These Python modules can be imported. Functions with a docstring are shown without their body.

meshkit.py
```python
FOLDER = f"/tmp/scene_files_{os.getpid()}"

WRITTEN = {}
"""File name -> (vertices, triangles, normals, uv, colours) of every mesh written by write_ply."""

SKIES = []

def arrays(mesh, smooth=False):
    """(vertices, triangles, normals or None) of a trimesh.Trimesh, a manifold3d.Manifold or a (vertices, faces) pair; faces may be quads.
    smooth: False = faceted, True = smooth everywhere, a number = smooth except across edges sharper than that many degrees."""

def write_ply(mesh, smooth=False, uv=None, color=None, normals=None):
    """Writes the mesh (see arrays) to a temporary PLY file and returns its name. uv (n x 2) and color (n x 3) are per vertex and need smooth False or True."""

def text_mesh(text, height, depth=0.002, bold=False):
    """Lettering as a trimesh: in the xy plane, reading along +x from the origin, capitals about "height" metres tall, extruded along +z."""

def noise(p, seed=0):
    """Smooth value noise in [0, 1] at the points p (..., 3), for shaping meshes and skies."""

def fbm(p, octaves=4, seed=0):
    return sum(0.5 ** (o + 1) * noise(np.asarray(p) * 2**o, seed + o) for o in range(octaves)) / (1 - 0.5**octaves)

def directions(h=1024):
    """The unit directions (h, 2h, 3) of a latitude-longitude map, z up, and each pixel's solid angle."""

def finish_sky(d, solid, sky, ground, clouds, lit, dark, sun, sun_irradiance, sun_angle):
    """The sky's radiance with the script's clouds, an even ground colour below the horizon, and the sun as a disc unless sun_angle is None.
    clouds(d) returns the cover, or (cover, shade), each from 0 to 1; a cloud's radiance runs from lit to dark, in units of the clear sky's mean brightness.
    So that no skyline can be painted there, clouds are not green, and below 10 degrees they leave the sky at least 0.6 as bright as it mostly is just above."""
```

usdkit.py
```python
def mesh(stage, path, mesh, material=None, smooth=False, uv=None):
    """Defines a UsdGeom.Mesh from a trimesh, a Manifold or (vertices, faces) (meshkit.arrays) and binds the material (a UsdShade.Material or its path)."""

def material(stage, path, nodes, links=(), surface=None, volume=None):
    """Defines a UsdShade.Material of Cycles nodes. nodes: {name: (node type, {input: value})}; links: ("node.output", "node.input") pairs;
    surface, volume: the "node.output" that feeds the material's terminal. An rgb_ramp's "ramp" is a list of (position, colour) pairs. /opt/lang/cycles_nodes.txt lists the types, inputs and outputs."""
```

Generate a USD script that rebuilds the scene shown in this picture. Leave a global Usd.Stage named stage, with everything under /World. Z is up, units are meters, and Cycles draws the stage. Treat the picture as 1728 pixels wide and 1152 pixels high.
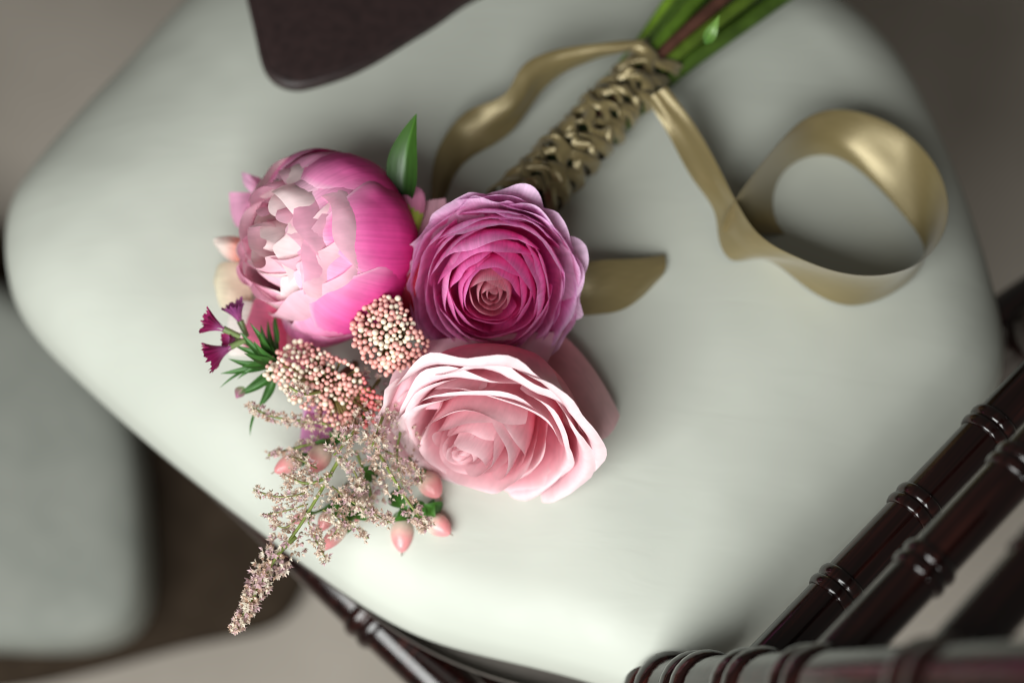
import math, random
import numpy as np
from pxr import Usd, UsdGeom, UsdLux, UsdShade, Gf, Sdf, Vt
import usdkit, meshkit
from scipy.interpolate import CubicSpline

stage = Usd.Stage.CreateInMemory()
UsdGeom.SetStageUpAxis(stage, 'Z'); UsdGeom.SetStageMetersPerUnit(stage, 1.0)
UsdGeom.Xform.Define(stage, '/World')
rng = np.random.default_rng(11)

# ------------------------------------------------------------------ camera, light, exposure
TH, H, FPX = math.radians(20), 0.64, 2400.0          # pitch from straight down, height over the seat, focal length in photo pixels
CP = np.array([0, -H * math.tan(TH), H])
RT, UP, TW = np.array([1., 0, 0]), np.array([0, math.cos(TH), math.sin(TH)]), np.array([0, -math.sin(TH), math.cos(TH)])
cam = UsdGeom.Camera.Define(stage, '/World/camera')
cam.AddTranslateOp().Set(Gf.Vec3d(*CP)); cam.AddRotateXOp().Set(math.degrees(TH))
cam.CreateHorizontalApertureAttr(36.0); cam.CreateFocalLengthAttr(50.0)
cam.CreateFStopAttr(2.3); cam.CreateFocusDistanceAttr(0.612)
cam.CreateClippingRangeAttr((0.02, 100.0)); cam.CreateExposureAttr(0.0)


def lamp(name, pos, target, w, h, inten, col):
    l = UsdLux.RectLight.Define(stage, '/World/' + name)
    l.CreateWidthAttr(w); l.CreateHeightAttr(h); l.CreateIntensityAttr(inten); l.CreateColorAttr(Gf.Vec3f(*col))
    z = np.array(pos, float) - np.array(target, float); z /= np.linalg.norm(z)
    x = np.cross([0, 0, 1], z); x /= np.linalg.norm(x); y = np.cross(z, x)
    m = Gf.Matrix4d(*x, 0, *y, 0, *z, 0, *pos, 1)
    l.AddTransformOp().Set(m)
    return l


lamp('window_light', (-0.30, -0.61, 0.60), (0.0, 0.0, 0.0), 0.8, 0.6, 9.7, (0.975, 1.0, 0.98))
dome = UsdLux.DomeLight.Define(stage, '/World/room_light')
dome.CreateIntensityAttr(1.0)
dm = usdkit.material(stage, '/World/Looks/room_glow', {'b': ('background_shader', {'color': (1.0, 0.95, 0.86), 'strength': 0.085})}, surface='b.background')
UsdShade.MaterialBindingAPI.Apply(dome.GetPrim()).Bind(dm)


# ------------------------------------------------------------------ placing: a photo pixel and a height (or a distance) give a point of the place
def ray(px, py):
    return -TW + (px - 864) / FPX * RT - (py - 576) / FPX * UP


def P(px, py, z=0.0):
    d = ray(px, py)
    return CP + d * (z - H) / d[2]


def D(px, py, depth):
    return CP + ray(px, py) * depth


def V(a, b, c):
    return a * RT + b * UP + c * TW


def nrm(a):
    a = np.asarray(a, float)
    return a / (np.linalg.norm(a, axis=-1, keepdims=True) + 1e-12)


# ------------------------------------------------------------------ prims
used = {}


def numbered(parent, name):
    k = (parent, name); n = used.get(k, 0); used[k] = n + 1
    return name if n == 0 else f'{name}_{n:03d}'


origins = {}


def thing(name, label, cat, loc=(0, 0, 0), group=None):
    path = '/World/' + numbered('/World', name)
    x = UsdGeom.Xform.Define(stage, path); x.AddTranslateOp().Set(Gf.Vec3d(*map(float, loc)))
    p = x.GetPrim(); p.SetCustomDataByKey('label', label); p.SetCustomDataByKey('category', cat)
    if group: p.SetCustomDataByKey('group', group)
    origins[path] = np.array(loc, float)
    return path


def org(path):
    while path:
        if path in origins: return origins[path]
        path = path.rpartition('/')[0]
    return np.zeros(3)


def vnormals(v, f):
    n = np.zeros_like(v)
    t = f if f.shape[1] == 3 else np.vstack([f[:, [0, 1, 2]], f[:, [0, 2, 3]]])
    c = np.cross(v[t[:, 1]] - v[t[:, 0]], v[t[:, 2]] - v[t[:, 0]])
    for k in range(3): np.add.at(n, t[:, k], c)
    return nrm(n)


def mesh(parent, name, v, f, mat, col=None, uv=None, normals=None, label=None, kind=None, smooth=True):
    """One Mesh prim; v in world coordinates, stored relative to the thing's base."""
    path = f'{parent}/{numbered(parent, name)}'
    v = np.asarray(v, float) - org(parent); f = np.asarray(f, int)
    m = UsdGeom.Mesh.Define(stage, path)
    m.CreatePointsAttr(Vt.Vec3fArray.FromNumpy(v.astype(np.float32)))
    m.CreateFaceVertexCountsAttr(Vt.IntArray.FromNumpy(np.full(len(f), f.shape[1], np.int32)))
    m.CreateFaceVertexIndicesAttr(Vt.IntArray.FromNumpy(f.astype(np.int32).ravel()))
    m.CreateSubdivisionSchemeAttr('none')
    if smooth:
        n = vnormals(v, f) if normals is None else normals
        m.CreateNormalsAttr(Vt.Vec3fArray.FromNumpy(n.astype(np.float32))); m.SetNormalsInterpolation('vertex')
    api = UsdGeom.PrimvarsAPI(m)
    if col is not None:
        c = np.clip(np.broadcast_to(np.asarray(col, float), (len(v), 3)), 0, 1)
        api.CreatePrimvar('tint', Sdf.ValueTypeNames.Color3fArray, 'vertex').Set(Vt.Vec3fArray.FromNumpy(np.ascontiguousarray(c, np.float32)))
    if uv is not None:
        api.CreatePrimvar('st', Sdf.ValueTypeNames.TexCoord2fArray, 'vertex').Set(Vt.Vec2fArray.FromNumpy(np.asarray(uv, np.float32)))
    UsdShade.MaterialBindingAPI.Apply(m.GetPrim()).Bind(UsdShade.Material.Get(stage, '/World/Looks/' + mat))
    if label: m.GetPrim().SetCustomDataByKey('label', label)
    if kind: m.GetPrim().SetCustomDataByKey('kind', kind)
    return path


def grid_faces(nv, nu, wrap=False):
    i, j = np.meshgrid(np.arange(nv - 1), np.arange(nu if wrap else nu - 1), indexing='ij')
    a = i * nu + j; b = i * nu + (j + 1) % nu
    return np.stack([a, b, b + nu, a + nu], -1).reshape(-1, 4)


def join(parts):
    v, f, c, n = [], [], [], 0
    for p in parts:
        v.append(p[0]); f.append(np.asarray(p[1]) + n); n += len(p[0])
        if len(p) > 2: c.append(np.broadcast_to(p[2], p[0].shape))
    return np.vstack(v), np.vstack(f), (np.vstack(c) if c else None)


def frames(p):
    t = nrm(np.gradient(p, axis=0)); a = np.zeros_like(p)
    r = np.array([0, 0, 1.0]) if abs(t[0, 2]) < 0.9 else np.array([1.0, 0, 0])
    for i in range(len(p)):
        r = r - t[i] * (r @ t[i]); r = r / np.linalg.norm(r); a[i] = r
    return t, a, np.cross(t, a)


def tube(p, rad, sides=14, cap=True):
    p = np.asarray(p, float); t, a, b = frames(p)
    rad = np.broadcast_to(rad, (len(p),)).astype(float)
    if cap:
        p = np.vstack([p[:1], p, p[-1:]]); a = np.vstack([a[:1], a, a[-1:]]); b = np.vstack([b[:1], b, b[-1:]]); rad = np.r_[1e-5, rad, 1e-5]
    th = np.arange(sides) * 2 * np.pi / sides
    v = p[:, None] + rad[:, None, None] * (np.cos(th)[None, :, None] * a[:, None] + np.sin(th)[None, :, None] * b[:, None])
    return v.reshape(-1, 3), grid_faces(len(p), sides, True)


def spl(pts, n, closed=False):
    pts = np.asarray(pts, float)
    if closed: pts = np.vstack([pts, pts[:1]])
    s = np.r_[0, np.cumsum(np.linalg.norm(np.diff(pts, axis=0), axis=1) ** 0.5)]
    cs = CubicSpline(s, pts, bc_type='periodic' if closed else 'natural')
    return cs(np.linspace(0, s[-1], n, endpoint=not closed))


def smoothstep(a, b, x):
    t = np.clip((x - a) / (b - a), 0, 1); return t * t * (3 - 2 * t)


# ------------------------------------------------------------------ materials
def L(n): return '/World/Looks/' + n


def petal_mat(name, vein=0.16, rough=0.55, trans=0.3, sheen=0.15, vscale=(26, 1.2, 1), spec=0.35):
    usdkit.material(stage, L(name), {
        'c': ('attribute', {'attribute': 'tint'}), 'st': ('attribute', {'attribute': 'st'}),
        'map': ('mapping', {'scale': vscale}), 'n': ('noise_texture', {'scale': 1.0, 'detail': 3.0, 'roughness': 0.6}),
        'mr': ('map_range', {'from_min': 0.3, 'from_max': 0.7, 'to_min': 1 - vein, 'to_max': 1 + vein * 0.6}),
        'geo': ('geometry', {}), 'n2': ('noise_texture', {'scale': 140.0, 'detail': 3.0}), 'mr2': ('map_range', {'from_min': 0.3, 'from_max': 0.7, 'to_min': 0.93, 'to_max': 1.05}),
        'mm': ('math', {'math_type': 'multiply'}), 'mul': ('vector_math', {'math_type': 'scale'}),
        'bump': ('bump', {'strength': 0.25, 'distance': 0.0006}),
        'p': ('principled_bsdf', {'roughness': rough, 'sheen_weight': sheen, 'sheen_roughness': 0.4, 'specular_ior_level': spec}),
        't': ('translucent_bsdf', {}), 'mix': ('mix_closure', {'fac': trans})},
        [('st.vector', 'map.vector'), ('map.vector', 'n.vector'), ('n.fac', 'mr.value'), ('geo.position', 'n2.vector'), ('n2.fac', 'mr2.value'), ('mr.result', 'mm.value1'), ('mr2.result', 'mm.value2'),
         ('c.color', 'mul.vector1'), ('mm.value', 'mul.scale'), ('mul.vector', 'p.base_color'), ('mul.vector', 't.color'), ('n.fac', 'bump.height'), ('bump.normal', 'p.normal'), ('p.BSDF', 'mix.closure1'), ('t.BSDF', 'mix.closure2')], surface='mix.closure')


petal_mat('ranunculus_petal', vein=0.16, trans=0.36, sheen=0.0, spec=0.25)
petal_mat('peony_petal', vein=0.14, vscale=(26, 0.9, 1), rough=0.5, trans=0.2, sheen=0.0, spec=0.3)
petal_mat('peony_frill', vein=0.08, rough=0.55, trans=0.38, sheen=0.0, vscale=(20, 2, 1), spec=0.25)
petal_mat('rose_petal', vein=0.06, rough=0.55, trans=0.22, sheen=0.0, spec=0.25, vscale=(20, 3, 1))
petal_mat('leaf_skin', vein=0.25, rough=0.38, trans=0.2, sheen=0.0, vscale=(9, 2, 1), spec=0.5)
petal_mat('small_petal', vein=0.15, rough=0.6, trans=0.3)


def tint_mat(name, rough=0.5, spec=0.5, sss=0.0, noise=0.1, nscale=300.0, coat=0.0):
    usdkit.material(stage, L(name), {
        'c': ('attribute', {'attribute': 'tint'}), 'geo': ('geometry', {}), 'n': ('noise_texture', {'scale': nscale, 'detail': 3.0}),
        'mr': ('map_range', {'from_min': 0.3, 'from_max': 0.7, 'to_min': 1 - noise, 'to_max': 1 + noise}), 'mul': ('vector_math', {'math_type': 'scale'}),
        'p': ('principled_bsdf', {'roughness': rough, 'specular_ior_level': spec, 'subsurface_weight': sss, 'subsurface_scale': 0.003, 'subsurface_radius': (1, .5, .4), 'coat_weight': coat})},
        [('geo.position', 'n.vector'), ('n.fac', 'mr.value'), ('c.color', 'mul.vector1'), ('mr.result', 'mul.scale'), ('mul.vector', 'p.base_color')], surface='p.BSDF')


tint_mat('bud_skin', rough=0.35, noise=0.08, nscale=900.0)
petal_mat('floret', vein=0.02, rough=0.6, trans=0.45, sheen=0.0)
tint_mat('berry_skin', rough=0.22, noise=0.1, nscale=260.0, sss=0.15)
tint_mat('stem_skin', rough=0.38, noise=0.25, nscale=120.0)

usdkit.material(stage, L('seat_leather'), {
    'geo': ('geometry', {}), 'v': ('voronoi_texture', {'scale': 900.0, 'feature': 'distance_to_edge'}), 'n': ('noise_texture', {'scale': 28.0, 'detail': 5.0, 'distortion': 0.6}),
    'map': ('mapping', {'scale': (18, 70, 30), 'rotation': (0, 0, 1.25)}), 'w': ('noise_texture', {'scale': 1.0, 'detail': 3.0, 'distortion': 1.2}),
    'a': ('math', {'math_type': 'multiply', 'value2': 0.06}), 'b': ('math', {'math_type': 'multiply_add', 'value2': 0.6}), 'bump': ('bump', {'strength': 0.4, 'distance': 0.0008}),
    'n3': ('noise_texture', {'scale': 9.0, 'detail': 3.0}),
    'ramp': ('rgb_ramp', {'ramp': [(0.35, (0.50, 0.52, 0.462)), (0.65, (0.55, 0.57, 0.508))]}),
    'rr': ('map_range', {'from_min': 0.3, 'from_max': 0.7, 'to_min': 0.40, 'to_max': 0.54}),
    'p': ('principled_bsdf', {'roughness': 0.5, 'specular_ior_level': 0.3})},
    [('geo.position', 'v.vector'), ('geo.position', 'n.vector'), ('geo.position', 'map.vector'), ('map.vector', 'w.vector'), ('geo.position', 'n3.vector'), ('v.distance', 'a.value1'),
     ('w.fac', 'b.value1'), ('a.value', 'b.value3'), ('b.value', 'bump.height'), ('n3.fac', 'ramp.fac'), ('ramp.color', 'p.base_color'), ('n.fac', 'rr.value'), ('rr.result', 'p.roughness'), ('bump.normal', 'p.normal')], surface='p.BSDF')


def plain(name, c1, c2, rough=0.5, scale=40.0, spec=0.5, metallic=0.0, coat=0.0, bump=0.0, stretch=(1, 1, 1), sheen=0.0):
    usdkit.material(stage, L(name), {
        'geo': ('geometry', {}), 'map': ('mapping', {'scale': stretch}), 'n': ('noise_texture', {'scale': scale, 'detail': 4.0}),
        'ramp': ('rgb_ramp', {'ramp': [(0.3, c1), (0.7, c2)]}), 'bump': ('bump', {'strength': bump, 'distance': 0.001}),
        'p': ('principled_bsdf', {'roughness': rough, 'specular_ior_level': spec, 'metallic': metallic, 'coat_weight': coat, 'coat_roughness': 0.05, 'sheen_weight': sheen})},
        [('geo.position', 'map.vector'), ('map.vector', 'n.vector'), ('n.fac', 'ramp.fac'), ('ramp.color', 'p.base_color'), ('n.fac', 'bump.height'), ('bump.normal', 'p.normal')], surface='p.BSDF')


usdkit.material(stage, L('mahogany'), {
    'geo': ('geometry', {}), 'rot': ('mapping', {'rotation': (0, 0, -math.atan2(0.49, 0.46))}), 'map': ('mapping', {'scale': (9, 260, 260)}), 'n': ('noise_texture', {'scale': 1.0, 'detail': 4.0, 'distortion': 0.4}),
    'n2': ('noise_texture', {'scale': 90.0, 'detail': 4.0}), 'rr': ('map_range', {'from_min': 0.35, 'from_max': 0.75, 'to_min': 0.11, 'to_max': 0.27}),
    'ramp': ('rgb_ramp', {'ramp': [(0.3, (0.004, 0.0012, 0.0011)), (0.55, (0.012, 0.003, 0.0026)), (0.75, (0.038, 0.0085, 0.006))]}), 'bump': ('bump', {'strength': 0.06, 'distance': 0.0004}),
    'p': ('principled_bsdf', {'specular_ior_level': 0.5, 'coat_weight': 0.3, 'coat_roughness': 0.06})},
    [('geo.position', 'rot.vector'), ('rot.vector', 'map.vector'), ('map.vector', 'n.vector'), ('geo.position', 'n2.vector'), ('n2.fac', 'rr.value'), ('rr.result', 'p.roughness'), ('n.fac', 'ramp.fac'), ('ramp.color', 'p.base_color'), ('n.fac', 'bump.height'), ('bump.normal', 'p.normal')], surface='p.BSDF')
plain('board_edge', (0.10, 0.085, 0.075), (0.13, 0.115, 0.10), rough=0.6)
plain('brown_leather', (0.020, 0.0105, 0.0105), (0.034, 0.018, 0.0175), rough=0.5, scale=200, bump=0.2)
plain('shade_board', (0.034, 0.023, 0.015), (0.052, 0.036, 0.024), rough=0.9, spec=0.12)  # dark brown of the added board that imitates floor shade
plain('floor_carpet', (0.38, 0.335, 0.285), (0.50, 0.445, 0.385), rough=0.7, scale=5)
plain('stool_fabric', (0.25, 0.265, 0.235), (0.31, 0.32, 0.285), rough=0.8, scale=30)
usdkit.material(stage, L('satin'), {
    'geo': ('geometry', {}), 'st': ('attribute', {'attribute': 'st'}), 'map': ('mapping', {'scale': (90, 3, 1)}), 'n': ('noise_texture', {'scale': 1.0, 'detail': 3.0}),
    'ramp': ('rgb_ramp', {'ramp': [(0.3, (0.18, 0.138, 0.058)), (0.7, (0.245, 0.192, 0.085))]}), 'bump': ('bump', {'strength': 0.12, 'distance': 0.0004}),
    'p': ('principled_bsdf', {'roughness': 0.31, 'metallic': 0.25, 'specular_ior_level': 1.0, 'specular_tint': (1.0, 0.93, 0.74), 'sheen_weight': 0.2})},
    [('st.vector', 'map.vector'), ('map.vector', 'n.vector'), ('n.fac', 'ramp.fac'), ('ramp.color', 'p.base_color'), ('n.fac', 'bump.height'), ('bump.normal', 'p.normal')], surface='p.BSDF')

# ------------------------------------------------------------------ setting: floor
fz = -0.47
nx = 40
gx, gy = np.meshgrid(np.linspace(-1.6, 1.6, nx), np.linspace(-1.6, 1.8, nx))
fv = np.stack([gx.ravel(), gy.ravel(), np.full(nx * nx, fz)], 1)
m_ = mesh('/World', 'floor', fv, grid_faces(nx, nx), 'floor_carpet')
stage.GetPrimAtPath(m_).SetCustomDataByKey('kind', 'structure')


# ------------------------------------------------------------------ chair
def cushion_mesh(outline, crown, drop, thick, ns=56, skirt_in=0.004, soft=0.0):
    """outline: (n,3) points of the silhouette; a crowned top that rounds over to a side and tucks under."""
    n = len(outline); c = outline.mean(0); ztop = outline[:, 2].max() + drop
    out = nrm(np.c_[outline[:, 0] - c[0], outline[:, 1] - c[1]])
    st = 0.82 - soft * np.clip(out @ np.array([-.72, .69]), 0, 1) ** 1.5      # front edge shaped rounder than the others so that it shades darker
    rows = []
    for s in np.linspace(0.0, 1.0, ns) ** 0.8:
        z = ztop - c[2] - drop + crown * (1 - s ** 2.2) - (ztop - outline[:, 2]) * (1 - np.sqrt(np.maximum(0, 1 - np.maximum(0, (s - st) / (1 - st)) ** 2)))
        xy = c[:2] + (outline[:, :2] - c[:2]) * max(s, 1e-4)
        rows.append(np.c_[xy, c[2] + drop + z])
    inward = nrm(np.c_[c[0] - outline[:, 0], c[1] - outline[:, 1]])
    for dz, k in ((-0.25, 0), (-0.5, 0.03), (-0.75, 0.2), (-0.92, 0.5), (-1.0, 1.0)):
        rows.append(np.c_[outline[:, :2] + inward * skirt_in * k * 3, outline[:, 2] + dz * thick])
    v = np.array(rows).reshape(-1, 3)
    return v, grid_faces(len(rows), n, True)


seat_px = [(12, 425), (22, 500), (58, 565), (112, 622), (240, 738), (450, 903), (570, 990), (700, 1066), (850, 1110), (1000, 1148), (1090, 1172), (1170, 1160), (1290, 1075), (1420, 945), (1560, 805), (1650, 705),
           (1688, 640), (1692, 570), (1672, 480), (1632, 350), (1572, 205), (1500, 82), (1400, -5), (1260, -80), (1060, -140), (800, -170), (600, -150), (450, -85), (330, 5), (240, 100), (150, 195), (70, 285), (26, 350)]
EDGE_Z = -0.031
def front(x, y):
    d = np.array([x - 850., 560. - y]); return max(0.0, float(nrm(d) @ np.array([-.78, .62]))) ** 2


outline = spl([P(x, y, EDGE_Z - .036 * front(x, y)) for x, y in seat_px], 260, closed=True)
chair = thing('chair', 'dark mahogany bamboo-style chair with a pale sage leather seat that carries the bouquet', 'chair', (outline[:, 0].mean(), outline[:, 1].mean(), fz))
cv, cf = cushion_mesh(outline, 0.014, 0.025, 0.026, soft=0.30)
# slight unevenness of the padding
cv[:, 2] += (meshkit.fbm(cv * 14, 3, 4) - 0.5) * 0.004
mesh(chair, 'seat_cushion', cv, cf, 'seat_leather', label='pale sage green leather seat cushion with rounded edges')
cc = outline.mean(0)
bo = outline.copy()
kb = np.array([math.exp(-(((p - P(890, 1105, EDGE_Z)) @ RT) / .055) ** 2) if p[1] < cc[1] else 0.0 for p in outline])
bo[:, :2] = cc[:2] + (outline[:, :2] - cc[:2]) * (0.992 + 0.042 * kb)[:, None]
rows = [np.c_[bo[:, :2], outline[:, 2] - 0.0265], np.c_[bo[:, :2], outline[:, 2] - 0.036], np.c_[cc[:2] + (bo[:, :2] - cc[:2]) * 0.9, outline[:, 2] - 0.037]]
mesh(chair, 'seat_board', np.array(rows).reshape(-1, 3), grid_faces(3, len(bo), True), 'board_edge', smooth=False)


def bamboo(parent, name, a, b, r, rings=(), ends=0.0, label=None):
    """A turned rod from a to b; its ring pairs are parts of the rod."""
    a, b = np.asarray(a, float), np.asarray(b, float)
    n = 24
    v, f = tube(a + (b - a) * np.linspace(0, 1, n)[:, None], r, 28)
    rod = mesh(parent, name, v, f, 'mahogany', label=label)
    d = nrm(b - a)
    for at in rings:
        at = a + d * ((np.asarray(at) - a) @ d)
        s = np.linspace(-1, 1, 25)
        off = s * r * 0.62
        rr = r * (1.0 + 0.15 * np.maximum(0, np.abs(np.sin(s * np.pi))) ** 0.6) + 0.0002
        v, f = tube(at + d * off[:, None], rr, 28)
        mesh(rod, 'ring', v, f, 'mahogany')
    return rod


rr_ = 0.0098
R1a, R1b = P(1215, 1202, 0.031), P(1860, 523, 0.031)
R2a, R2b = P(1330, 1202, 0.10), P(1870, 628, 0.10)
R3a, R3b = P(1530, 1200, 0.155), P(1860, 825, 0.155)
bamboo(chair, 'back_rail', R1a, R1b, rr_, [P(1405, 988, .031), P(1536, 851, .031), P(1664, 721, .031), P(1790, 590, .031)])
bamboo(chair, 'back_rail', R2a, R2b, rr_, [P(1555, 955, .10), P(1697, 776, .10)])
bamboo(chair, 'back_rail', R3a, R3b, rr_, [P(1760, 938, .155)])
# rear post at the near corner, leaning back
pb = P(1105, 1172, -0.03)
ptop = P(1545, 1172, 0.155)
dpost = (ptop - pb) / 0.185
print('post lean', dpost)
foot = pb + dpost * (-0.0)
legfoot = pb + np.array([-0.02, -0.02, 0]) * 0 + np.array([-dpost[0] * 0.0, 0, fz - pb[2]])
pr = 0.0165
post = bamboo(chair, 'rear_post', pb - dpost * 0.01, pb + dpost * 0.30, pr, [pb + dpost * t for t in (0.012, 0.045, 0.088, 0.13, 0.2)])
bamboo(chair, 'rear_leg', legfoot, pb, 0.015)
# far rear post
qb = P(1755, 560, -0.05)
bamboo(chair, 'rear_post', qb, qb + dpost * 0.3, pr, [])
bamboo(chair, 'rear_leg', qb + np.array([0, 0, fz - qb[2]]), qb, 0.015)
bamboo(chair, 'frame_or_shade_board', P(1672, 565, -0.075), P(1850, 445, -0.075), 0.016)
# rails below the cushion along its near side
bamboo(chair, 'side_rail', P(300, 722, -0.085), P(790, 1190, -0.085), 0.0135, [P(628, 1045, -.085)])
bamboo(chair, 'stretcher', P(590, 940, -0.12), P(900, 1232, -0.12), 0.0095, [P(735, 1076, -.12)])
fl = P(20, 470, -0.05)
bamboo(chair, 'front_leg', [P(120, 480, -.06)[0], P(120, 480, -.06)[1], fz], P(120, 480, -.06), 0.015)

# ------------------------------------------------------------------ neighbour stool, leather case
so = [(-420, 300), (-100, 420), (120, 560), (215, 690), (238, 850), (240, 980), (215, 1050), (140, 1086), (0, 1092), (-200, 1090), (-420, 1080), (-520, 900), (-540, 600)]
SZ = -0.37
sout = spl([P(x, y, SZ) for x, y in so], 140, closed=True)
stool = thing('chair', 'blurred neighbouring chair with a pale grey cushion and an added dark shade board in the lower left corner', 'chair', (sout[:, 0].mean(), sout[:, 1].mean(), fz))
sv, sf = cushion_mesh(sout, 0.01, 0.02, 0.06)
mesh(stool, 'seat_cushion', sv, sf, 'stool_fabric')
nb = spl([P(x, y, SZ - .062) for x, y in ((-300, 300), (60, 440), (330, 620), (470, 760), (520, 890), (480, 1030), (300, 1085), (-300, 1085))], 80, closed=True)  # added dark board standing in for the shaded floor between the chairs
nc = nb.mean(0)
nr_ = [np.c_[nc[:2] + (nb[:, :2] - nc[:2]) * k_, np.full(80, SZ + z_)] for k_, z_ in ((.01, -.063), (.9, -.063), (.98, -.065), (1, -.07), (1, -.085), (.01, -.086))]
mesh(stool, 'frame_or_shade_board', np.array(nr_).reshape(-1, 3), grid_faces(6, 80, True), 'shade_board', label='dark brown board added for the floor shade beside the neighbouring cushion')
for k in (40, 75, 110, 10):
    q = sout.mean(0) + (sout[k] - sout.mean(0)) * 0.75
    v, f = tube([[q[0], q[1], fz], [q[0], q[1], SZ - 0.058]], 0.014, 12)
    mesh(stool, 'leg', v, f, 'mahogany')

cpx = [(405, -60), (418, 10), (430, 62), (440, 104), (458, 130), (492, 143), (535, 137), (600, 115), (680, 70), (745, 28), (800, -10), (900, -80), (860, -200), (600, -240), (430, -200)]
cout = spl([P(x, y, 0.012) for x, y in cpx], 160, closed=True)
case = thing('leather_case', 'dark brown leather case with a rounded corner lying on the far edge of the seat', 'case', (cout[:, 0].mean(), cout[:, 1].mean(), 0.0))
c0 = cout.mean(0)
crow = []
for s, z in ((0.001, .010), (.3, .010), (.6, .0098), (.85, .0096), (.95, .0092), (.985, .0084), (1.0, .0066), (1.0, .004), (.99, .001), (.8, .0)):
    crow.append(np.c_[c0[:2] + (cout[:, :2] - c0[:2]) * s, np.full(160, z + .002)])
mesh(case, 'case_body', np.array(crow).reshape(-1, 3), grid_faces(len(crow), 160, True), 'brown_leather')
stv, stf = tube(np.c_[c0[:2] + (cout[:, :2] - c0[:2]) * 0.965, np.full(160, .0110)], 0.0005, 6, cap=False)
mesh(case, 'stitching', stv, stf, 'brown_leather')

# ------------------------------------------------------------------ bouquet
HC = P(985, 225, 0.020)
bq = thing('bouquet', 'wedding bouquet of pink peony, ranunculus and rose with gold satin ribbon on the chair seat', 'bouquet', (HC[0], HC[1], 0.0))


def basis(A, hint=UP):
    A = nrm(A); X = nrm(np.cross(hint, A)); Y = np.cross(A, X)
    return np.stack([X, Y, A])          # rows


def bez(pr, s):
    pr = np.asarray(pr, float); n = len(pr) - 1
    s = s[..., None]
    return sum(math.comb(n, k) * (1 - s) ** (n - k) * s ** k * pr[k] for k in range(n + 1))


def cup(phi, W, prof, edge=0.4, nu=15, nv=13, amp=0.0, freq=3.0, ph=0.0, flat=0.0, base=0.35, pw=2.4, notch=0.0, lean=(0, 0)):
    u, v = np.meshgrid(np.linspace(-1, 1, nu), np.linspace(0, 1, nv))
    smax = 1 - edge * np.abs(u) ** pw - notch * np.sin(u * freq * 2.3 + ph) ** 2 * (0.4 + 0.6 * np.abs(u))
    s = v * smax
    w = W * (base + (1 - base) * np.sin(np.clip(s * 1.35, 0, 1) * np.pi / 2))
    a = phi + u * w
    rz = bez(prof, s)
    r, z = rz[..., 0], rz[..., 1]
    r = r * (1 + flat * (1 / np.maximum(np.cos(u * w * 0.8), 0.4) - 1))
    rf = amp * s ** 3 * np.clip(r / .4, 0.05, 1)
    z = z + rf * np.sin(freq * u * np.pi + ph)
    r = r + 0.8 * rf * np.sin(freq * 1.3 * u * np.pi + ph * 1.7 + 1)
    p = np.stack([r * np.cos(a), r * np.sin(a), z], -1)
    p[..., 0] += lean[0] * s ** 1.5; p[..., 1] += lean[1] * s ** 1.5
    uv = np.stack([u * 0.5 + 0.5, s], -1)
    return p.reshape(-1, 3), grid_faces(nv, nu), uv.reshape(-1, 2), s.ravel(), u.ravel()


def mixc(a, b, t):
    t = np.asarray(t)[:, None]; return np.asarray(a) * (1 - t) + np.asarray(b) * t


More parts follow.
